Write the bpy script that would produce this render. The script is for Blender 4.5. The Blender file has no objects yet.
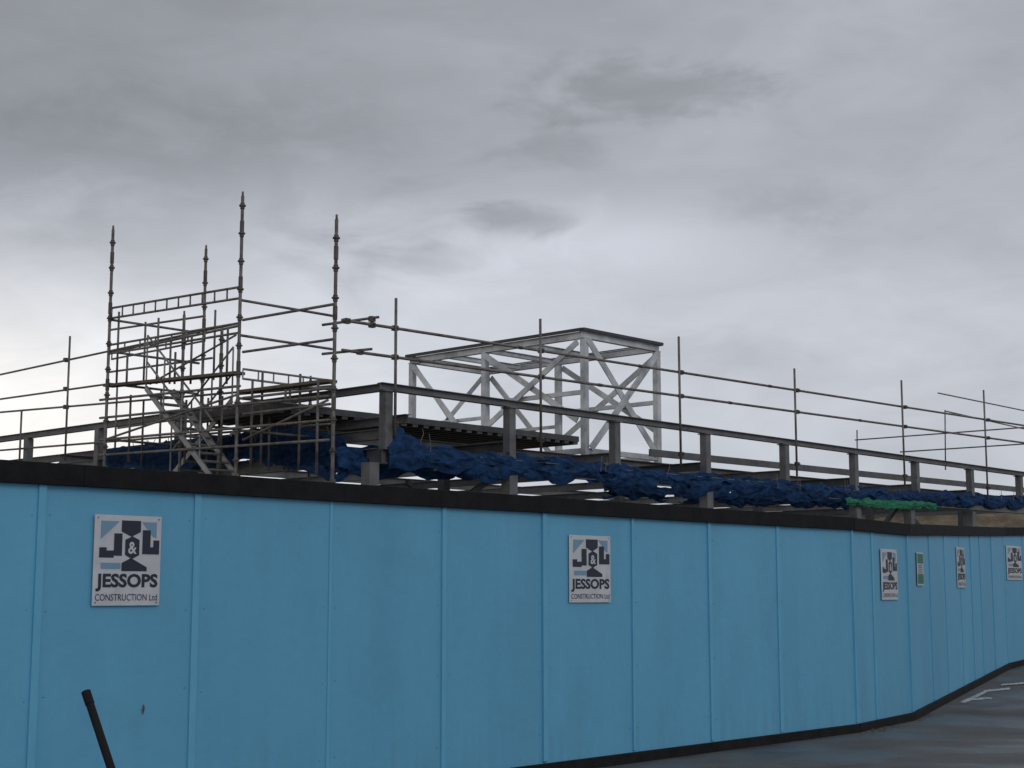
import bpy, bmesh, math, random
from mathutils import Vector, noise
random.seed(7)
sc=bpy.context.scene
F=1500.0; CH=1.68; TH=math.atan(206/F)
cT,sT=math.cos(TH),math.sin(TH)
CAM=Vector((0,0,CH))
def ray(px,py):
    u=(px-512)/F; v=(384-py)/F
    return Vector((u,cT-v*sT,sT+v*cT))
def onplane(px,py,p0,n):
    r=ray(px,py); n=Vector((n[0],n[1],0)); 
    t=(Vector((p0[0],p0[1],0))-Vector((0,0,0))).dot(n)/r.dot(n)
    return CAM+r*t
def onz(px,py,z):
    r=ray(px,py); return CAM+r*((z-CH)/r.z)
d=Vector((.683,.730,0)).normalized(); e=Vector((-d.y,d.x,0)); UP=Vector((0,0,1))
# ---------------------------------------------------------------- materials
def mat(name,c1,c2=None,rough=.6,metal=0,scale=4,bump=0,bscale=40,stretch=(1,1,1),spec=.5,island=0,detail=4,dirt=None,streak=0):
    m=bpy.data.materials.new(name); m.use_nodes=True; nt=m.node_tree; N=nt.nodes; L=nt.links
    b=N['Principled BSDF']; b.inputs['Roughness'].default_value=rough; b.inputs['Metallic'].default_value=metal
    b.inputs['Specular IOR Level'].default_value=spec
    c2=c2 or c1
    tc=N.new('ShaderNodeTexCoord'); mp=N.new('ShaderNodeMapping'); mp.inputs['Scale'].default_value=stretch
    L.new(tc.outputs['Object'],mp.inputs[0])
    nz=N.new('ShaderNodeTexNoise'); nz.inputs['Scale'].default_value=scale; nz.inputs['Detail'].default_value=detail
    nz.inputs['Roughness'].default_value=.65
    L.new(mp.outputs[0],nz.inputs[0])
    rp=N.new('ShaderNodeValToRGB'); rp.color_ramp.elements[0].position=.33; rp.color_ramp.elements[1].position=.67
    rp.color_ramp.elements[0].color=(*c1,1); rp.color_ramp.elements[1].color=(*c2,1)
    L.new(nz.outputs[0],rp.inputs[0]); col=rp.outputs[0]
    if dirt:
        n2=N.new('ShaderNodeTexNoise'); n2.inputs['Scale'].default_value=dirt[1]; n2.inputs['Detail'].default_value=6
        L.new(tc.outputs['Object'],n2.inputs[0])
        r2=N.new('ShaderNodeMapRange'); r2.inputs[1].default_value=dirt[2]; r2.inputs[2].default_value=dirt[2]+.14
        r2.inputs[4].default_value=dirt[3]
        L.new(n2.outputs[0],r2.inputs[0])
        mx=N.new('ShaderNodeMixRGB'); mx.inputs[2].default_value=(*dirt[0],1)
        L.new(r2.outputs[0],mx.inputs[0]); L.new(col,mx.inputs[1]); col=mx.outputs[0]
    if streak:
        sp=N.new('ShaderNodeSeparateXYZ'); L.new(tc.outputs['Object'],sp.inputs[0])
        m4=N.new('ShaderNodeMapping'); m4.inputs['Scale'].default_value=(9,9,.5); L.new(tc.outputs['Object'],m4.inputs[0])
        n4=N.new('ShaderNodeTexNoise'); n4.inputs['Scale'].default_value=1.3; n4.inputs['Detail'].default_value=4; L.new(m4.outputs[0],n4.inputs[0])
        zr=N.new('ShaderNodeMapRange'); zr.inputs[1].default_value=.6; zr.inputs[2].default_value=.1; zr.inputs[3].default_value=.2; L.new(sp.outputs[2],zr.inputs[0])
        nr=N.new('ShaderNodeMapRange'); nr.inputs[1].default_value=.42; nr.inputs[2].default_value=.72; L.new(n4.outputs[0],nr.inputs[0])
        ml=N.new('ShaderNodeMath'); ml.operation='MULTIPLY'; L.new(zr.outputs[0],ml.inputs[0]); L.new(nr.outputs[0],ml.inputs[1])
        m5=N.new('ShaderNodeMath'); m5.operation='MULTIPLY'; m5.inputs[1].default_value=streak; L.new(ml.outputs[0],m5.inputs[0])
        mx=N.new('ShaderNodeMixRGB'); mx.inputs[2].default_value=(.10,.15,.18,1)
        L.new(m5.outputs[0],mx.inputs[0]); L.new(col,mx.inputs[1]); col=mx.outputs[0]
    if island:
        g=N.new('ShaderNodeNewGeometry'); r3=N.new('ShaderNodeMapRange'); r3.inputs[3].default_value=1-island; r3.inputs[4].default_value=1+island
        L.new(g.outputs['Random Per Island'],r3.inputs[0])
        vm=N.new('ShaderNodeVectorMath'); vm.operation='SCALE'; L.new(col,vm.inputs[0]); L.new(r3.outputs[0],vm.inputs['Scale']); col=vm.outputs[0]
    L.new(col,b.inputs['Base Color'])
    if bump:
        n3=N.new('ShaderNodeTexNoise'); n3.inputs['Scale'].default_value=bscale; n3.inputs['Detail'].default_value=3
        L.new(tc.outputs['Object'],n3.inputs[0])
        bp=N.new('ShaderNodeBump'); bp.inputs['Strength'].default_value=bump; bp.inputs['Distance'].default_value=.02
        L.new(n3.outputs[0],bp.inputs['Height']); L.new(bp.outputs[0],b.inputs['Normal'])
    return m
M_blue=mat('hoarding_blue_paint',(.100,.350,.545),(.114,.388,.595),rough=.5,scale=1.6,stretch=(1,1,.35),bump=.2,bscale=9,island=.04,dirt=((.09,.27,.40),1.7,.58,.2),streak=.22)
M_blueb=mat('batten_blue_paint',(.105,.37,.57),(.12,.405,.61),rough=.5,scale=3)
M_black=mat('black_painted_timber',(.006,.006,.008),(.013,.013,.015),rough=.75,scale=6,bump=.2,spec=.2)
M_tube=mat('galvanised_tube',(.08,.073,.066),(.20,.187,.172),rough=.5,metal=.3,scale=5,dirt=((.10,.062,.038),9,.58,.5))
M_tubeD=mat('weathered_tube',(.05,.045,.04),(.12,.108,.098),rough=.6,metal=.3,scale=6)
M_alu=mat('aluminium',(.19,.19,.19),(.29,.29,.285),rough=.45,metal=.4,scale=6)
M_steel=mat('primed_steel',(.085,.087,.092),(.16,.162,.168),rough=.55,metal=.1,scale=2.5,dirt=((.06,.048,.038),5,.58,.6))
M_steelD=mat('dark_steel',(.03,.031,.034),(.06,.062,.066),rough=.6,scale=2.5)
M_galv=mat('bright_galvanised_steel',(.24,.255,.27),(.62,.635,.65),rough=.35,metal=.25,scale=1.4,detail=5)
M_galvd=mat('cellular_beam_steel',(.16,.19,.23),(.26,.30,.35),rough=.5,scale=3)
M_deck=mat('metal_decking',(.04,.042,.046),(.08,.082,.086),rough=.6,scale=3)
M_board=mat('scaffold_board',(.08,.064,.045),(.16,.13,.09),rough=.8,scale=5)
M_white=mat('sign_white',(.46,.48,.52),(.55,.57,.61),rough=.35,scale=6,dirt=((.3,.3,.3),11,.62,.5))
M_navy=mat('sign_navy',(.010,.016,.036),rough=.4)
M_sky=mat('sign_pale_blue',(.16,.29,.42),rough=.4)
M_green=mat('sign_green',(.01,.16,.07),rough=.4)
M_ground=mat('site_gravel',(.09,.075,.055),(.20,.17,.13),rough=.95,scale=1.2,bump=.6,bscale=12)
M_earth=mat('earth',(.08,.062,.042),(.21,.165,.115),rough=.95,scale=1.6,bump=1,bscale=7,dirt=((.06,.075,.03),.5,.55,.7),detail=8)
M_paint=mat('road_paint',(.40,.41,.41),(.58,.58,.58),rough=.6,scale=8,dirt=((.12,.12,.12),14,.5,.9))
M_litter=mat('litter',(.14,.10,.045),(.24,.18,.08),rough=.9,island=.5)
M_rust=mat('rusty_mark',(.12,.05,.03),rough=.8)
def asphalt():
    m=mat('wet_asphalt',(.075,.076,.078),(.135,.135,.135),rough=.7,scale=.9,bump=.6,bscale=45,detail=10,dirt=((.045,.045,.047),.9,.52,.7))
    nt=m.node_tree; N=nt.nodes; L=nt.links; b=N['Principled BSDF']
    tc=N.new('ShaderNodeTexCoord'); n=N.new('ShaderNodeTexNoise'); n.inputs['Scale'].default_value=.6; n.inputs['Detail'].default_value=6
    L.new(tc.outputs['Object'],n.inputs[0]); r=N.new('ShaderNodeMapRange'); r.inputs[1].default_value=.42; r.inputs[2].default_value=.58
    r.inputs[3].default_value=.36; r.inputs[4].default_value=.85; L.new(n.outputs[0],r.inputs[0]); L.new(r.outputs[0],b.inputs['Roughness'])
    return m
M_asph=asphalt()
M_net=mat('blue_netting',(.003,.014,.045),(.012,.052,.145),rough=.85,scale=6,stretch=(1,1,2),spec=.2,bump=.6,bscale=18)
M_netg=mat('green_netting',(.005,.10,.05),(.02,.20,.11),rough=.85,scale=7)
# ---------------------------------------------------------------- mesh builder
class B:
    def __init__(s): s.v=[];s.f=[]
    def add(s,vs,fs):
        o=len(s.v); s.v+=[tuple(x) for x in vs]; s.f+=[tuple(i+o for i in f) for f in fs]
    def tube(s,p,q,r=.024,n=8,r2=None):
        p=Vector(p);q=Vector(q);a=(q-p).normalized(); x=a.orthogonal().normalized(); y=a.cross(x); r2=r if r2 is None else r2
        vs=[]
        for c,rr in((p,r),(q,r2)):
            for i in range(n):
                t=2*math.pi*i/n; vs.append(c+x*math.cos(t)*rr+y*math.sin(t)*rr)
        s.add(vs,[(i,(i+1)%n,(i+1)%n+n,i+n) for i in range(n)]+[tuple(range(n))[::-1],tuple(range(n,2*n))])
    def beam(s,p,q,w,h,up=UP):
        p=Vector(p);q=Vector(q);a=(q-p).normalized(); x=a.cross(up)
        if x.length<1e-3: x=a.cross(d)
        x.normalize(); y=x.cross(a).normalized(); x*=w/2;y*=h/2
        vs=[c+i*x+j*y for c in(p,q) for i,j in((-1,-1),(1,-1),(1,1),(-1,1))]
        s.add(vs,[(0,1,5,4),(1,2,6,5),(2,3,7,6),(3,0,4,7),(3,2,1,0),(4,5,6,7)])
    def ibeam(s,p,q,w,h,t=.014,up=UP):
        p=Vector(p);q=Vector(q);a=(q-p).normalized(); x=a.cross(up)
        if x.length<1e-3: x=a.cross(e); 
        x.normalize(); y=x.cross(a).normalized()
        u=up if abs(a.dot(up))<.9 else y
        s.beam(p+y*(h/2-t/2),q+y*(h/2-t/2),w,t,u)
        s.beam(p-y*(h/2-t/2),q-y*(h/2-t/2),w,t,u)
        s.beam(p,q,t,h-2*t,u)
    def obj(s,name,m,parent=None,bevel=0,smooth=False):
        me=bpy.data.meshes.new(name); me.from_pydata(s.v,[],s.f); me.materials.append(m)
        bm=bmesh.new(); bm.from_mesh(me); bmesh.ops.recalc_face_normals(bm,faces=bm.faces); bm.to_mesh(me); bm.free()
        if smooth:
            for p in me.polygons:p.use_smooth=True
        o=bpy.data.objects.new(name,me); sc.collection.objects.link(o)
        if parent:o.parent=parent
        if bevel:
            b=o.modifiers.new('b','BEVEL'); b.width=bevel; b.segments=2
        return o
def empty(name):
    o=bpy.data.objects.new(name,None); sc.collection.objects.link(o); return o
# ---------------------------------------------------------------- hoarding
H0=onz(0,482,2.4); H0.z=0; H1=onz(850,530,2.4); H1.z=0
hd=(H1-H0).normalized()
HB=onz(905,535,2.4); HB.z=0
HC=Vector((8.88,27.3,0)); HD=Vector((9.76,28.6,0))
dd=(HD-HC).normalized(); HE=HD+dd*9
HA=H0-hd*9
def gz(y):
    ks=[(-1e4,0),(HB.y,0),(27.3,.28),(28.6,.33),(34,.5),(1e4,.5)]
    for (a,b),(c,f) in zip(ks,ks[1:]):
        if a<=y<=c: return b+(f-b)*(y-a)/(c-a)
def topz(p): return 2.4+ (0 if p.y<HB.y else (.26*(p.y-HB.y)/(27.3-HB.y) if p.y<27.3 else .26+.054*(p.y-27.3)/1.3))
hn=Vector((hd.y,-hd.x,0))
hoard=empty('site_hoarding_fence')
pan=B();bat=B();cap=B();base=B();bk=B();nl=B()
def hoard_seg(P,Q,seams,capseam=2.4):
    a=(Q-P).normalized(); n=Vector((a.y,-a.x,0)); Ltot=(Q-P).length
    ss=[0]+[x for x in seams if 0.05<x<Ltot-.05]+[Ltot]
    for s0,s1 in zip(ss,ss[1:]):
        o0=random.uniform(-.004,.004);o1=random.uniform(-.004,.004)
        A=P+a*(s0+.002);C=P+a*(s1-.002)
        vs=[]
        for pt,o in((A,o0),(C,o1)):
            z0=gz(pt.y)+.02; z1=topz(pt)
            for dep in(.012,-.008):
                for z in(z0,z1): vs.append(pt+n*(dep+o)+UP*z)
        pan.add(vs,[(0,1,5,4),(2,3,7,6),(0,1,3,2),(4,5,7,6),(0,2,6,4),(1,3,7,5)])
    for x in ss[:-1]:
        pt=P+a*x
        w=random.choice([.03,.04,.05,.06])
        tl=random.uniform(-.006,.006)
        bat.beam(pt+n*.014+UP*(gz(pt.y)+.12),pt+a*tl+n*.014+UP*(topz(pt)-.003),w,random.choice([.022,.03,.036]),n)
        bk.beam(pt-n*.07+UP*gz(pt.y),pt-n*.07+UP*(topz(pt)-.1),.075,.1,n)
    for s0,s1 in zip(ss,ss[1:]):
        if s1-s0<.5: continue
        for xx in (s0+.07,s1-.07):
            for zz in (.35,.95,1.55,2.2):
                c=P+a*(xx+random.uniform(-.01,.01)); c=c+n*.0165+UP*(gz(c.y)+zz+random.uniform(-.02,.02))
                nl.beam(c-n*.002,c+n*.002,.007,.007)
    x=0;j=0
    while x<Ltot-.01:
        x1=min(x+capseam,Ltot); A=P+a*x;C=P+a*(x1-.002)
        j2=random.uniform(-.004,.004)
        cap.beam(A+UP*(topz(A)+.07+j),C+UP*(topz(C)+.07+j2),.13,.15)
        x=x1;j=j2
    x=0
    while x<Ltot-.01:
        x1=min(x+2.4,Ltot);A=P+a*x;C=P+a*(x1-.003)
        base.beam(A+n*.03+UP*(gz(A.y)+.05),C+n*.03+UP*(gz(C.y)+.05),.045,.105)
        x=x1
def s_at(px,P,a):
    n=Vector((a.y,-a.x,0)); p=onplane(px,500,P,n); p.z=0; return (p-P).dot(a)
LA=(H0-HA).length
sm=[s_at(x,H0,hd)+LA for x in(40,197,330,443,543,630,707,775)]
sm=[sm[0]-1.32*k for k in range(6,0,-1)]+sm
hoard_seg(HA,H1,sm)
aB=(HB-H1).normalized(); hoard_seg(H1,HB,[s_at(869,H1,aB)])
aC=(HC-HB).normalized(); hoard_seg(HB,HC,[s_at(x,HB,aC) for x in(926,941,956,967,976,988)])
hoard_seg(HC,HE,[1.22*k for k in range(1,9)])
pan.obj('panels',M_blue,hoard); bat.obj('joint_battens',M_blueb,hoard,.004); cap.obj('black_capping',M_black,hoard,.004)
base.obj('black_kickboard',M_black,hoard,.004); bk.obj('rear_posts',M_board,hoard); nl.obj('painted_screw_heads',mat('painted_screws',(.07,.27,.42),rough=.5),hoard)
sf=B(); p=onplane(143,715,H0+hn*.020,hn)
sf.add([p,p+UP*.02+hd*.008,p+UP*.05+hd*.014,p+UP*.08+hd*.002,p+UP*.04-hd*.008],[(0,1,2,3,4)])
sf.obj('rust_scuff',M_rust,hoard)
# ---------------------------------------------------------------- signs
def text_mesh(body,w,h,bold):
    cu=bpy.data.curves.new('t','FONT'); cu.body=body; cu.offset=bold; cu.resolution_u=3
    o=bpy.data.objects.new('t',cu); sc.collection.objects.link(o); bpy.context.view_layer.update()
    me=bpy.data.meshes.new_from_object(o.evaluated_get(bpy.context.evaluated_depsgraph_get()))
    bpy.data.objects.remove(o)
    xs=[v.co.x for v in me.vertices]; ys=[v.co.y for v in me.vertices]
    x0,x1,y0,y1=min(xs),max(xs),min(ys),max(ys)
    for v in me.vertices: v.co=Vector(((v.co.x-x0)/(x1-x0)*w,(v.co.y-y0)/(y1-y0)*h,0))
    return me
def sign(pc,a,w,h,kind='site'):
    n=Vector((a.y,-a.x,0)); root=empty('construction_site_sign' if kind=='site' else 'safety_notice_sign')
    o=pc+n*.032
    def P(x,y,k=0): return o+a*(x/66-.5)*w+UP*(.5-y/89)*h+n*k
    b=B(); b.beam(o-a*w/2-n*.004,o+a*w/2-n*.004,.008,h); b.obj('board',M_white,root,.002)
    if kind!='site':
        g=B(); g.add([P(3,4,.002),P(63,4,.002),P(63,30,.002),P(3,30,.002)],[(0,1,2,3)]); g.add([P(3,58,.002),P(63,58,.002),P(63,84,.002),P(3,84,.002)],[(0,1,2,3)])
        g.obj('green_panels',M_green,root)
        t=B()
        for i in range(5): t.add([P(8,34+i*5,.002),P(50+i,34+i*5,.002),P(50+i,36+i*5,.002),P(8,36+i*5,.002)],[(0,1,2,3)])
        t.obj('lettering',M_navy,root); return
    g=B()
    for k in ((3,3),(63,3),(63,86),(3,86)):
        p=P(*k,.001); g.add([p-a*.005-UP*.005,p+a*.005-UP*.005,p+a*.005+UP*.005,p-a*.005+UP*.005],[(0,1,2,3)])
    g.obj('fixings',M_tubeD,root)
    def polys(lst,k,m,nm):
        g=B()
        for poly in lst: g.add([P(x,y,k) for x,y in poly],[tuple(range(len(poly)))])
        g.obj(nm,m,root)
    # pale facets of the cube mark
    polys([[(6,6),(24,6),(6,24)],[(46,6),(61,6),(61,22),(57,20)],[(7,47),(26,47),(26,53),(7,53)]],.002,M_sky,'logo_pale')
    # navy J, centre block and L
    polys([[(26,5),(45,5),(45,16),(36,21),(26,16)],
           [(27,55),(27,47),(36,42),(52,51),(52,55)],
           [(19,18),(27,18),(27,40),(19,40)],[(5,32),(12,32),(12,35),(12,42),(5,42)],[(12,35),(19,35),(19,42),(12,42)],
           [(47,14),(55,14),(55,38),(47,38)],[(55,31),(64,31),(64,38),(55,38)],[(58,24),(64,24),(64,31),(58,31)],
           [(30,24),(37,20.5),(44,24),(44,39),(37,43),(30,39)]],.003,M_navy,'logo_navy')
    me=text_mesh('&',8.5/66*w,12/89*h,.02); org=P(32.8,38,.005)
    for v in me.vertices: v.co=org+a*v.co.x+UP*v.co.y
    me.materials.append(M_white); ob=bpy.data.objects.new('ampersand',me); sc.collection.objects.link(ob); ob.parent=root
    for body,x0,y0,ww,hh,bold,nm in(('JESSOPS',2.5,75,61,17.5,.035,'name_lettering'),('CONSTRUCTION Ltd',2.5,84,61,6.5,.0,'trade_lettering')):
        me=text_mesh(body,ww/66*w,hh/89*h,bold); org=P(x0,y0,.003)
        for v in me.vertices: v.co=org+a*v.co.x+UP*v.co.y
        me.materials.append(M_navy); ob=bpy.data.objects.new(nm,me); sc.collection.objects.link(ob); ob.parent=root
def sign_px(px0,px1,py,P0_,a,h,kind='site',w=None):
    n=Vector((a.y,-a.x,0)); A=onplane(px0,py,P0_,n);C=onplane(px1,py,P0_,n)
    sign((A+C)/2,a,w or (C-A).length,h,kind)
sign_px(91,158,560.5,H0,hd,.64)
sign_px(569,606,569,H0,hd,.64,w=.62)
sign_px(879,895,574.5,H1,aB,.64)
sign_px(915,921,569,HB,aC,.45,'s')
sign_px(955,963,567.5,HB,aC,.62)
sign_px(1005,1020,563,HC,dd,.62)
# ---------------------------------------------------------------- ground
ys=[-150,-20,0,HB.y,27.3,28.6,34,60,250]
def wx(y):
    ps=[HA-hd*200,HA,H0,H1,HB,HC,HD,HE,HE+dd*300]
    for p,q in zip(ps,ps[1:]):
        if p.y<=y<=q.y: return p.x+(q.x-p.x)*(y-p.y)/(q.y-p.y)
g=B(); xs=[-250,-60,0,60,250]
vs=[Vector((x,y,gz(y))) for y in ys for x in xs]; n=len(xs)
g.add(vs,[(j*n+i,j*n+i+1,(j+1)*n+i+1,(j+1)*n+i) for j in range(len(ys)-1) for i in range(n-1)]); g.obj('ground',M_ground)
ya=sorted(set([-100,-20,H0.y,HA.y,H1.y,HB.y,27.3,28.6,34,HE.y,60,90]))
g=B(); vs=[]
for y in ya: vs+=[Vector((wx(y)+.01,y,gz(y)+.004)),Vector((wx(y)+120,y,gz(y)+.004))]
g.add(vs,[(2*j,2*j+1,2*j+3,2*j+2) for j in range(len(ya)-1)]); g.obj('asphalt_road',M_asph)
g=B()
def gpx(px,py):
    z=0
    for _ in range(8):
        p=onz(px,py,z); z=gz(p.y)+.008
    return p
for q in ([(960,702),(984,691),(989,691),(966,703)],[(984,690),(1010,687.5),(1010,689.5),(984,692)],[(970,698.2),(992,697),(992,699),(970,700.2)],[(1001,684),(1026,682),(1026,683.6),(1001,685.6)]):
    g.add([gpx(*a) for a in q],[(0,1,2,3)])
g.obj('road_marking',M_paint)
g=B()
for i in range(120):
    p=H1+(HB-H1)*random.gauss(.3,.35)
    p=Vector((p.x,p.y,0))+hn*(.06+abs(random.gauss(0,.16))); s=random.uniform(.008,.025); a=random.uniform(0,6.28)
    c=Vector((p.x,p.y,gz(p.y)+.008+random.random()*.012)); u=Vector((math.cos(a),math.sin(a),random.uniform(-.2,.2)))*s; v=Vector((-math.sin(a),math.cos(a),random.uniform(0,.4)))*s*.6
    g.add([c-u,c-v,c+u,c+v],[(0,1,2,3)])
g.obj('leaf_litter',M_litter)
b=B(); top=onplane(86,692,(0,5.6),(0,1)); m=onplane(111,768,(0,5.5),(0,1)); dr=(m-top); bot=top+dr*(top.z-0)/(-dr.z)
b.tube(bot,top,.015,12); b.tube(top-dr.normalized()*.002,top+dr.normalized()*.05,.017,12); b.obj('leaning_metal_stake',M_black)
# ---------------------------------------------------------------- steel building
P0=Vector((-2.2,26,0))
def Fp(px,py,off=0): return onplane(px,py,P0+e*off,e)
def Lp(px,py,off=0): return onplane(px,py,P0+d*off,d)
bld=empty('steel_frame_building'); st=B(); sd=B(); lt=B()
def FZ(s,z,off=0): return P0+d*s+e*off+UP*z
def LZ(s,z,off=0): return P0+e*s+d*off+UP*z
LF=34; LL=22
zc=5.26
def zpar(s): return zc-.004*s
st.ibeam(FZ(-.15,zpar(0)-.06),FZ(LF,zpar(LF)-.06),.14,.13)
st.ibeam(LZ(.1,zc-.06),LZ(LL,zc-.06),.14,.13)
for i in range(11):
    s=3.15*i; st.beam(FZ(s,4.1),FZ(s,zpar(s)-.13),.17,.17,d)
    st.beam(FZ(s,zpar(s)-.15),FZ(s,zpar(s)-.128),.24,.24,d)
for i in range(1,8):
    s=3.0*i+.2; st.beam(LZ(s,4.1),LZ(s,zc-.13),.16,.16,d)
st.ibeam(FZ(-.1,3.98),FZ(LF,4.06),.18,.26); st.ibeam(LZ(.12,4.0),LZ(LL,4.0),.18,.26)
for off,z,m in((2.4,4.55,st),(5,4.6,sd),(11,4.6,st)):
    m.ibeam(FZ(.1,z,off),FZ(LF,z+.06,off),.16,.20)
for i in range(11):
    s=3.15*i; (sd if i%2 else st).ibeam(FZ(s+.02,4.38,.1),FZ(s+.02,4.38,11),.14,.18)
lt.beam(FZ(9.0,4.72,1.2),FZ(LF,4.83,1.2),.05,.16); lt.beam(FZ(13,4.5,3.2),FZ(LF,4.58,3.2),.05,.12)
lt.ibeam(FZ(20,4.3,.5),FZ(LF,4.33,.5),.12,.11)
for off,z in((.9,4.75),(3.5,4.45)): st.ibeam(LZ(.4,z,off),LZ(LL,z,off),.12,.16)
for s in(-.35,3.15,9.45,15.75,18.5,22,28.3): 
    st.beam(FZ(s,.2),FZ(s,3.85),.22,.22,d)
for s in(6,12,18,22): st.beam(LZ(s,.2),LZ(s,3.87),.22,.22,d)
for off in(5,11):
    for s in(.2,6.3,12.6,18.9,25.2,31.5): sd.beam(FZ(s,.2,off),FZ(s,4.4,off),.2,.2,d)
for a,b_,o in(((.2,2.2),(3.1,3.85),.3),((15.8,2.0),(18.4,3.85),.3),((18.7,3.85),(21.9,2.1),.3),((3.3,3.85),(6.2,2.4),3),((12.7,2.6),(15.6,4.3),4)):
    sd.beam(FZ(a[0],a[1],o),FZ(b_[0],b_[1],o),.1,.1)
st.obj('main_steel',M_steel,bld); sd.obj('inner_steel',M_steelD,bld); lt.obj('edge_trim',M_steel,bld)
dk=B()
def deck(s0,s1,o0,o1,z):
    k=s0
    dk.beam(FZ(s0,z+.09,(o0+o1)/2),FZ(s1,z+.09,(o0+o1)/2),o1-o0,.12)
    while k<s1-.2:
        dk.beam(FZ(k+.1,z,o0+.01),FZ(k+.1,z,o1-.01),.14,.056); k+=.3
deck(-.9,7.4,1.9,4.4,4.86)
dk.obj('roof_decking',M_deck,bld)
cb=B(); z0,z1=3.80,4.16; cell=.62
for k in range(26):
    o=FZ(2+k*cell,0,9); hc=(z0+z1)/2; hw=cell/2; hh=(z1-z0)/2
    n=12; inner=[];outer=[]
    for i in range(n):
        t=2*math.pi*(i+.5)/n; cx,cy=math.cos(t),math.sin(t)
        inner.append(o+d*(hw+cx*.14)+UP*(hc+cy*.14)); m=max(abs(cx)/hw,abs(cy)/hh); outer.append(o+d*(hw+cx/m)+UP*(hc+cy/m))
    cb.add(inner+outer,[(i,(i+1)%n,(i+1)%n+n,i+n) for i in range(n)])
cb.beam(FZ(2,z0-.008,9),FZ(2+26*cell,z0-.008,9),.16,.014); cb.beam(FZ(2,z1+.008,9),FZ(2+26*cell,z1+.008,9),.16,.014)
cb.obj('cellular_beam',M_galvd,bld)
# ---------------------------------------------------------------- rooftop box frame
bx=empty('rooftop_plant_frame'); g=B(); g2=B()
N0=Vector((1.66,34,0)); WD=2.7; WE=5.75; ZT=7.58; ZB=4.62
def G(s,t,z): return N0+d*s+e*t+UP*z
g.ibeam(G(-.1,0,ZT-.09),G(WD+.1,0,ZT-.09),.13,.16); g.ibeam(G(-.1,WE,ZT-.09),G(WD+.1,WE,ZT-.09),.13,.16)
g.ibeam(G(0,.07,ZT-.09),G(0,WE-.07,ZT-.09),.13,.16); g.ibeam(G(WD,.07,ZT-.09),G(WD,WE-.07,ZT-.09),.13,.16)
for t in(1.9,3.17,4.5): g.ibeam(G(.07,t,ZT-.10),G(WD-.07,t,ZT-.10),.1,.12)
g2.beam(G(-.14,-.09,ZT+.02),G(WD+.14,-.09,ZT+.02),.05,.07); g2.beam(G(-.14,-.05,ZT+.02),G(-.14,WE+.1,ZT+.02),.05,.07)
g2.beam(G(-.14,WE+.12,ZT+.02),G(WD+.14,WE+.12,ZT+.02),.05,.07); g2.beam(G(WD+.14,-.05,ZT+.02),G(WD+.14,WE+.1,ZT+.02),.05,.07)
for s in(0,WD):
    for t in(0,3.17,WE): g.beam(G(s,t,ZB),G(s,t,ZT-.175),.14,.14,d)
g.beam(G(.05,-.075,ZT-.2),G(WD-.1,-.075,ZB+.25),.17,.02,e); g.beam(G(WD-.05,-.10,ZT-.2),G(.1,-.10,ZB+.25),.17,.02,e)
g.beam(G(.03,WE,ZT-.2),G(WD-.1,WE,ZB+.3),.12,.03,e); g.beam(G(WD-.03,WE+.06,ZT-.2),G(.1,WE+.06,ZB+.3),.12,.03,e)
for s,k in((0,-.08),(WD,.08)):
    g.beam(G(s+k,3.1,ZT-.25),G(s+k,.15,ZB+.9),.14,.03,d); g.beam(G(s+k*1.5,.1,ZT-.25),G(s+k*1.5,3.1,ZB+.9),.14,.03,d)
    g.beam(G(s+k,5.65,ZT-.25),G(s+k,3.3,ZB+.3),.14,.03,d)
    g.beam(G(s,.08,ZB+1.55),G(s,3.1,ZB+1.55),.08,.10); g.beam(G(s,3.25,ZB+1.2),G(s,WE-.08,ZB+1.2),.08,.08)
    g.beam(G(s,.08,ZB+.2),G(s,WE-.08,ZB+.2),.1,.12)
g.beam(G(.08,0,ZB+.2),G(WD-.08,0,ZB+.2),.1,.12)
g.obj('galvanised_members',M_galv,bx); g2.obj('dark_eaves_trim',M_steelD,bx)
# ---------------------------------------------------------------- guardrail
gr=empty('scaffold_guardrail'); g=B(); cl=B()
def clamp(p):
    cl.beam(p-UP*.045,p+UP*.045,.085,.10,d); 
    cl.tube(p-e*.09,p+e*.03,.014,6)
def rail(pl,a,bb,r=.024):
    A=pl(*a);C=pl(*bb); g.tube(A,C,r)
O=-.10
for px,y0,y1 in((395,298,436),(541,319,452),(681,337,466),(797,369,476),(905,381,488),(988,391,500)):
    A=Fp(px,y0,O-.05);C=Fp(px,y1,O-.05); A=Vector((C.x,C.y,A.z))+d*random.uniform(-.03,.03); g.tube(A,C,.026); 
    for (ra,rb) in(((342,320),(1040,428)),((342,350),(1040,445))):
        y=ra[1]+(px-ra[0])/(rb[0]-ra[0])*(rb[1]-ra[1]); clamp(Fp(px,y,O))
    clamp(Fp(px,y1-12,O))
rail(lambda x,y:Fp(x,y,O),(342,320),(1040,428),.027); rail(lambda x,y:Fp(x,y,O),(342,350),(1040,445),.027)
for x in(520,640,770): 
    p=Fp(x,320+(x-342)*.1547,O); cl.tube(p-d*.06,p+d*.06,.034,8)
for x in(600,730,860): 
    p=Fp(x,350+(x-342)*.136,O); cl.tube(p-d*.06,p+d*.06,.034,8)
g.tube(Lp(322,325,-1.2),Lp(379,317,-.3)); g.tube(Lp(322,354,-1.2),Lp(372,349,-.3))
clamp(Fp(347,321,O));clamp(Fp(372,325,O));clamp(Fp(360,352,O)); clamp(Fp(372,319,O))
Q=lambda x,y:Fp(x,y,6)
g.tube(Q(938,393),Q(1060,418)); g.tube(Q(945,411),Q(1060,437)); g.tube(Q(945,410),Q(945.5,470)); 
R=lambda x,y:onplane(x,y,P0+d*30,d)
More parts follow.
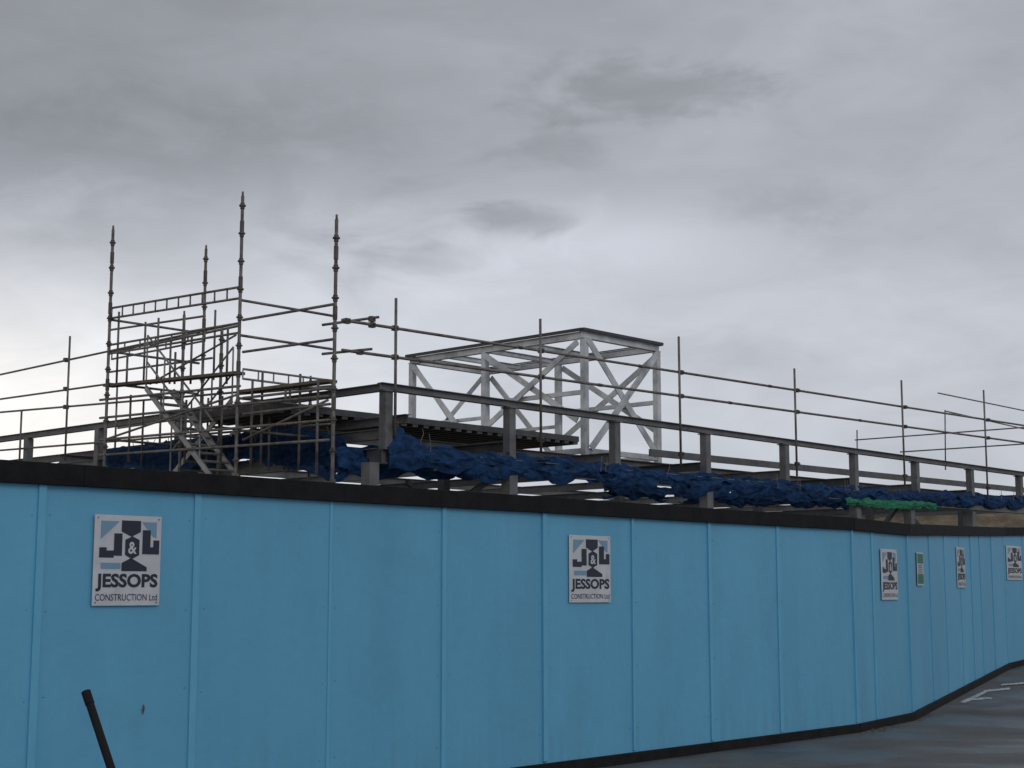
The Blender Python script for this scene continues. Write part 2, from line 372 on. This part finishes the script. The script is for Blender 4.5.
g.tube(R(855,440),R(1070,424)); g.tube(R(900,452),R(1070,441)); g.tube(R(857,430),R(857.5,475))
for (a,bb) in(((-20,379),(235,324)),((-20,402),(108,384)),((-20,414),(240,392)),((240,394),(332,386)),((-20,452),(330,424))):
    rail(lambda x,y:Lp(x,y,-.1),a,bb)
for px,y0,y1 in((66,337,460),(20,410,470),(160,390,465),(285,385,470)):
    C=Lp(px-1,y1,-.15);A=Lp(px,y0,-.15); g.tube(C,Vector((C.x,C.y,A.z)))
    if px==66:
        for y in(360,389,407): clamp(Lp(px,y,-.1))
g.obj('tubes',M_tube,gr,smooth=True); cl.obj('couplers',M_tubeD,gr)
# ---------------------------------------------------------------- stair tower
tw=empty('scaffold_stair_tower'); g=B(); k=B(); al=B(); bd=B()
S4=Vector((-2.83,24,0)); 
def Tp(px,py,off=0): return onplane(px,py,S4+d*off,d)
def standard(px,ytop,yref,off=0):
    t=Tp(px,ytop,off); r=Tp(px-7*(yref-ytop)/260,yref,off)
    x,y=(r.x*.5+t.x*.5),(r.y*.5+t.y*.5)
    g.tube((x,y,gz(y)),(x,y,t.z),.030)
    zz=.4
    while zz<t.z-.05:
        k.tube((x,y,zz-.012),(x,y,zz+.012),.062,8); k.tube((x,y,zz-.06),(x,y,zz-.012),.040,8); k.tube((x,y,zz+.012),(x,y,zz+.05),.040,8)
        zz+=.5
    for zz in(t.z-.55,t.z-1.55,t.z-3.05): k.tube((x,y,zz-.12),(x,y,zz+.1),.039,8)
    g.tube((x,y,t.z),(x,y,t.z+.08),.02)
    return Vector((x,y,t.z))
s1=standard(112,230,460); s3=standard(243,196,470); s4=standard(338,219,480); s2=standard(206,249,400,2.1)
s3b=standard(311,380,470,2.1)
s5=standard(184,315,460,.9); s6=standard(222,330,460,1.2)
def lattice(A,C,h,step,m,r=.02):
    m.tube(A,C,r); m.tube(A-UP*h,C-UP*h,r); n=max(2,int((C-A).length/step))
    for i in range(n+1):
        p=A+(C-A)*i/n; m.tube(p,p-UP*h,r*.75,6)
def at(s,z): return Vector((s.x,s.y,z))
def zT(px,py,off=0): return Tp(px,py,off).z
def e_beam(pa,pb,h,step=.42,off=0,m=None): lattice(Tp(*pa,off),Tp(*pb,off),h,step,m or g,.023)
e_beam((112,308),(240,287),.20,.35); e_beam((110,345),(240,323),.17,.5)
e_beam((112,352),(205,333),.16,.6,2.1)
for s,z in((s1,zT(108,320)),(s1,zT(106,352)),(s1,zT(105,384)),(s3,zT(240,300)),(s3,zT(240,335)),(s3,zT(238,398)),(s1,zT(101,440)),(s3,zT(237,430))):
    g.tube(at(s,z),at(s,z)+d*2.1,.024)
lattice(Tp(243,369),Tp(243,369)+d*2.0,.17,.33,al,.02)
for a,bb,o in(((100,418),(329,396),0),((100,400),(240,386),0),((100,440),(329,420),0),((100,455),(329,440),0),((110,372),(212,358),2.1),((110,330),(205,316),2.1),
              ((243,320),(335,304),0),((243,352),(335,339),0),((243,398),(330,388),0),((243,414),(330,404),0),((150,345),(238,326),1.0),((118,428),(240,410),1.2)):
    g.tube(Tp(*a,o),Tp(*bb,o),.025)
for px,y0,y1,o in((128,356,384,0),(145,322,384,1),(158,318,384,1),(171,340,384,1.4),(192,335,384,.4),(215,310,380,1.4),(228,328,384,.3),(118,312,384,.2),(176,352,384,.1),
                  (262,372,466,.3),(300,374,470,.3),(318,380,475,0),(270,400,470,1.2),(252,380,470,.1),(186,400,464,.2),(222,396,468,.5),(130,395,462,.2),(143,400,465,1),(208,398,465,1.4),
                  (116,386,462,1.8),(290,390,470,1.8)):
    C=Tp(px-1.5,y1,o);A=Tp(px,y0,o); g.tube(C,Vector((C.x,C.y,A.z)),.022)
g.tube(Tp(104,440),Tp(236,395),.022)
g.tube(Tp(243,440),Tp(328,400),.022); g.tube(Tp(150,384,1),Tp(236,335,1),.02)
for off in(.15,.42,.69,.96): bd.beam(Tp(108,386,off),Tp(240,373,off),.225,.05)
for off in(.2,.5,.8,1.1): bd.beam(Tp(243,392,off),Tp(332,381,off),.225,.05)
def stair(pa,pb,o0,w,n):
    A=Tp(*pa,o0);C=Tp(*pb,o0); W=d*w
    al.beam(A,C,.03,.10); al.beam(A+W,C+W,.03,.10)
    for i in range(1,n):
        p=A+(C-A)*i/n; al.beam(p+d*.02,p+W-d*.02,.18,.03)
    for h in(.5,1.0):
        al.tube(A+UP*h,C+UP*h,.019); 
    for i in range(0,n+1,3):
        p=A+(C-A)*i/n; al.tube(p,p+UP*1.0,.017)
stair((146,388),(212,478),.1,.6,11)
stair((232,400),(170,478),1.1,.6,9)
g.obj('standards_and_ledgers',M_tube,tw,smooth=True); k.obj('rosettes_and_sleeves',M_tubeD,tw); al.obj('aluminium_stairs_and_beams',M_alu,tw); bd.obj('boards',M_board,tw)
# ---------------------------------------------------------------- netting
def netting(name,pl,up,lo,m,seed,layers=3,cols=300,amp=.16,ropes=True,ragged=.14,swag=0):
    root=empty(name)
    def interp(pts,x):
        for (a,b),(c,f) in zip(pts,pts[1:]):
            if a<=x<=c: return b+(f-b)*(x-a)/(c-a)
        return pts[-1][1]
    x0,x1=up[0][0],up[-1][0]
    for L in range(layers):
        b=B(); rows=16; vs=[]
        lo_t=L*.2
        for i in range(cols+1):
            x=x0+(x1-x0)*i/cols; yu=interp(up,x); yl=interp(lo,x)
            U=pl(x,yu);V=pl(x,yl); s=(U-P0).dot(d)
            kk=(s+L*.55)/1.575
            sw=swag*abs(math.sin(math.pi*kk))*(1+.8*noise.noise(Vector((math.floor(kk)*3.7,seed,1+L))))
            sag=.5*noise.noise(Vector((U.x*.8,seed+L*3.1,0)))+.5*noise.noise(Vector((U.x*2.6,seed+L,5)))
            topn=.15*noise.noise(Vector((U.x*1.1,seed+L*5,9)))
            for j in range(rows+1):
                t=j/rows; f=lo_t+topn+(1-lo_t*.6)*t*(1+sag*.8); p=U.lerp(V,f)-UP*sw*(.35+.65*t)
                q=Vector((U.x*3.2,t*1.6+U.x*.4,seed+L*7)); q2=Vector((U.x*9,t*5,seed+L*11))
                off=(noise.noise(q)*.9+noise.noise(q2)*.45)*amp
                p=p-e*(off+amp*(.5+L*.35))*(.35+math.sin(t*3.14)*.65) + UP*noise.noise(Vector((U.x*5,t*3,seed+L*5)))*ragged*.4
                vs.append(p)
        R_=rows+1
        faces=[]
        for i in range(cols):
            for j in range(rows):
                c=Vector(vs[i*R_+j])
                if noise.noise(Vector((c.x*1.7,c.z*5,seed+L*3)))<-.36: continue
                faces.append((i*R_+j,(i+1)*R_+j,(i+1)*R_+j+1,i*R_+j+1))
        b.add(vs,faces); b.obj('net_layer',m,root,smooth=True)
    if ropes:
        b=B()
        for i in range(14):
            x=random.uniform(x0,x1); A=pl(x,interp(up,x)-3)-e*.25; P=A
            for j in range(4):
                Q_=P-UP*random.uniform(.05,.10)+d*random.uniform(-.04,.04); b.tube(P,Q_,.007,5); P=Q_
        b.obj('tie_ropes',M_tube,root)
netting('debris_netting',lambda x,y:Fp(x,y,-.05),[(386,436),(394,424),(402,426),(425,441),(460,447),(500,450),(560,456),(650,467),(760,477),(870,486),(1050,496)],
        [(386,454),(394,454),(402,455),(425,458),(460,463),(500,466),(560,468),(650,480),(760,488),(870,495),(1050,503)],M_net,1.3,layers=3,cols=420,amp=.08,swag=.20)
netting('debris_netting',lambda x,y:Fp(x,y,.5),[(335,446),(400,446),(520,462)],[(335,468),(400,468),(520,474)],M_net,11.3,layers=2,cols=90,amp=.1,ropes=False,swag=.12)
netting('debris_netting',lambda x,y:Lp(x,y,-.3),[(105,448),(160,442),(215,436),(250,427),(300,426),(345,438)],[(105,460),(160,466),(215,458),(250,452),(300,460),(345,466)],M_net,4.1,layers=3,cols=160,amp=.1,swag=.12)
netting('debris_netting',lambda x,y:Fp(x,y,3),[(600,480),(700,490),(860,497)],[(600,492),(700,499),(860,506)],M_net,8.1,layers=2,cols=140,ropes=False,swag=.1)
netting('green_debris_netting',lambda x,y:Fp(x,y,-.2),[(845,497),(880,499),(935,502)],[(845,502),(880,506),(935,508)],M_netg,6.1,layers=2,cols=80,ropes=False,amp=.06,swag=.06)
# ---------------------------------------------------------------- earth mound
b=B(); nx,ny=160,70; vs=[]
for j in range(ny+1):
    for i in range(nx+1):
        x=6+60*i/nx; y=50+26*j/ny; t=j/ny
        h=4.9*math.sin(min(1,t*1.6)*math.pi/2)*min(1,max(0,(x-9)/7))**.7
        h*=1+.16*noise.noise(Vector((x*.15,y*.15,1))); h+=.6*noise.noise(Vector((x*.45,y*.45,3)))+.28*noise.noise(Vector((x*1.6,y*1.6,3)))
        edge=min(1,(1-t)*5,i/6,(nx-i)/6) ; vs.append(Vector((x,y,.5+max(-.6,(h)*max(0,edge)-.02))))
R_=nx+1
b.add(vs,[(j*R_+i,j*R_+i+1,(j+1)*R_+i+1,(j+1)*R_+i) for j in range(ny) for i in range(nx)]); b.obj('earth_mound',M_earth)
# ---------------------------------------------------------------- world
w=bpy.data.worlds.new('World'); sc.world=w; w.use_nodes=True; nt=w.node_tree; N=nt.nodes; L=nt.links
bg=N['Background']; bg.inputs[1].default_value=1
tc=N.new('ShaderNodeTexCoord'); sx=N.new('ShaderNodeSeparateXYZ'); L.new(tc.outputs['Generated'],sx.inputs[0])
X,Y,Z=sx.outputs
def mth(op,a,b=None,c=None,clamp=False):
    n=N.new('ShaderNodeMath'); n.operation=op; n.use_clamp=clamp
    for i,v in enumerate((a,b,c)):
        if v is None: continue
        if isinstance(v,(int,float)): n.inputs[i].default_value=v
        else: L.new(v,n.inputs[i])
    return n.outputs[0]
def mr(v,a,b,c,dd_,smooth=True):
    n=N.new('ShaderNodeMapRange'); n.interpolation_type='SMOOTHSTEP' if smooth else 'LINEAR'; L.new(v,n.inputs[0])
    for i,q in zip((1,2,3,4),(a,b,c,dd_)): n.inputs[i].default_value=q
    return n.outputs[0]
def nz(scale,stretch,detail,rough=.55,dist=0,loc=(0,0,0)):
    mp=N.new('ShaderNodeMapping'); mp.inputs['Scale'].default_value=stretch; mp.inputs['Location'].default_value=loc; mp.inputs['Rotation'].default_value=(0,math.radians(6),0); L.new(tc.outputs['Generated'],mp.inputs[0])
    n=N.new('ShaderNodeTexNoise'); n.inputs['Scale'].default_value=scale; n.inputs['Detail'].default_value=detail; n.inputs['Roughness'].default_value=rough; n.inputs['Distortion'].default_value=dist
    L.new(mp.outputs[0],n.inputs[0]); return n.outputs[0]
n1=nz(3.4,(1,1,2.2),3,.5,.3,(.3,0,.2)); n3=nz(10,(1,1,2.6),6,.55,.6,(4.3,2,.1)); n2=nz(26,(1,1,2.0),4,.6,.4,(1.3,0,.7))
left=mr(X,-.38,.16,1,0)
leftL=mr(Z,.10,.31,.98,.295); rightL=mr(Z,.10,.42,.57,.42)
lum=mth('ADD',mth('MULTIPLY',leftL,left),mth('MULTIPLY',rightL,mth('SUBTRACT',1,left)))
def blob(px,py,rx,rz,noise_amt=1.4,soft=.6):
    ax=(px-512)/1500; az=(590-py)/1500
    k=1/math.sqrt(1+ax*ax+az*az); ax*=k;az*=k
    wob=mth('MULTIPLY',mth('SUBTRACT',mth('ADD',mth('MULTIPLY',n3,.6),mth('MULTIPLY',n2,.4)),.5),noise_amt*2.2)
    dx=mth('DIVIDE',mth('SUBTRACT',X,ax),rx); dz=mth('DIVIDE',mth('SUBTRACT',Z,az),rz)
    r=mth('SQRT',mth('ADD',mth('MULTIPLY',dx,dx),mth('MULTIPLY',dz,dz)))
    return mr(mth('ADD',r,wob),1-soft,1.15,1,0)
bright=blob(400,250,.15,.06,1.3,1.0)
lum=mth('ADD',lum,mth('MULTIPLY',bright,mth('MULTIPLY',mr(n3,.3,.65,.2,1),.17)))
lum=mth('ADD',lum,mth('MULTIPLY',blob(620,235,.12,.035,1.2,1.0),.09))
lum=mth('MULTIPLY',lum,mr(n1,.3,.7,.92,1.08)); lum=mth('MULTIPLY',lum,mr(n3,.3,.7,.945,1.055)); lum=mth('MULTIPLY',lum,mr(n2,.3,.7,.98,1.02))
for a in((525,214,.045,.013,.32),(655,78,.08,.02,.22),(775,205,.06,.016,.13),(430,262,.05,.018,.13),(560,140,.04,.012,.14),(100,150,.20,.05,.08),(640,340,.12,.02,.05),(390,225,.045,.012,.10)):
    lum=mth('MULTIPLY',lum,mth('SUBTRACT',1,mth('MULTIPLY',blob(*a[:4],1.7,.9),a[4])))
lum=mth('ADD',lum,mr(Y,.35,-.6,0,.06))
warm=mth('MULTIPLY',mr(X,-.4,.05,1,0),mr(Z,.08,.26,1,0))
cm=N.new('ShaderNodeMixRGB'); L.new(warm,cm.inputs[0]); cm.inputs[1].default_value=(.945,.99,1.09,1); cm.inputs[2].default_value=(1.05,1.0,.94,1)
vs=N.new('ShaderNodeVectorMath'); vs.operation='SCALE'; L.new(cm.outputs[0],vs.inputs[0]); L.new(lum,vs.inputs['Scale'])
sky=N.new('ShaderNodeTexSky'); sky.sky_type='NISHITA'; sky.sun_disc=False; sky.sun_elevation=math.radians(32); sky.sun_rotation=math.radians(150)
sk=N.new('ShaderNodeVectorMath'); sk.operation='SCALE'; L.new(sky.outputs[0],sk.inputs[0]); sk.inputs['Scale'].default_value=.07
mx=N.new('ShaderNodeMixRGB'); mx.inputs[0].default_value=.96; L.new(sk.outputs[0],mx.inputs[1]); L.new(vs.outputs[0],mx.inputs[2])
L.new(mx.outputs[0],bg.inputs[0])
w.cycles.sampling_method='MANUAL'; w.cycles.sample_map_resolution=256
sl=bpy.data.lights.new('sun','SUN'); sl.energy=.55; sl.angle=math.radians(25); sl.color=(1,.97,.92)
so=bpy.data.objects.new('sun',sl); sc.collection.objects.link(so)
el=math.radians(32); az=math.radians(150); dirv=Vector((math.sin(az)*math.cos(el),math.cos(az)*math.cos(el),math.sin(el)))
so.rotation_euler=dirv.to_track_quat('Z','Y').to_euler(); so.location=dirv*30
cd=bpy.data.cameras.new('camera'); co=bpy.data.objects.new('camera',cd); sc.collection.objects.link(co)
cd.sensor_width=36; cd.lens=36*F/1024; cd.clip_end=1000; cd.clip_start=.1
co.location=CAM; co.rotation_euler=(math.pi/2+TH,0,0); sc.camera=co
sc.view_settings.view_transform='Standard'; sc.view_settings.look='None'; sc.view_settings.exposure=0
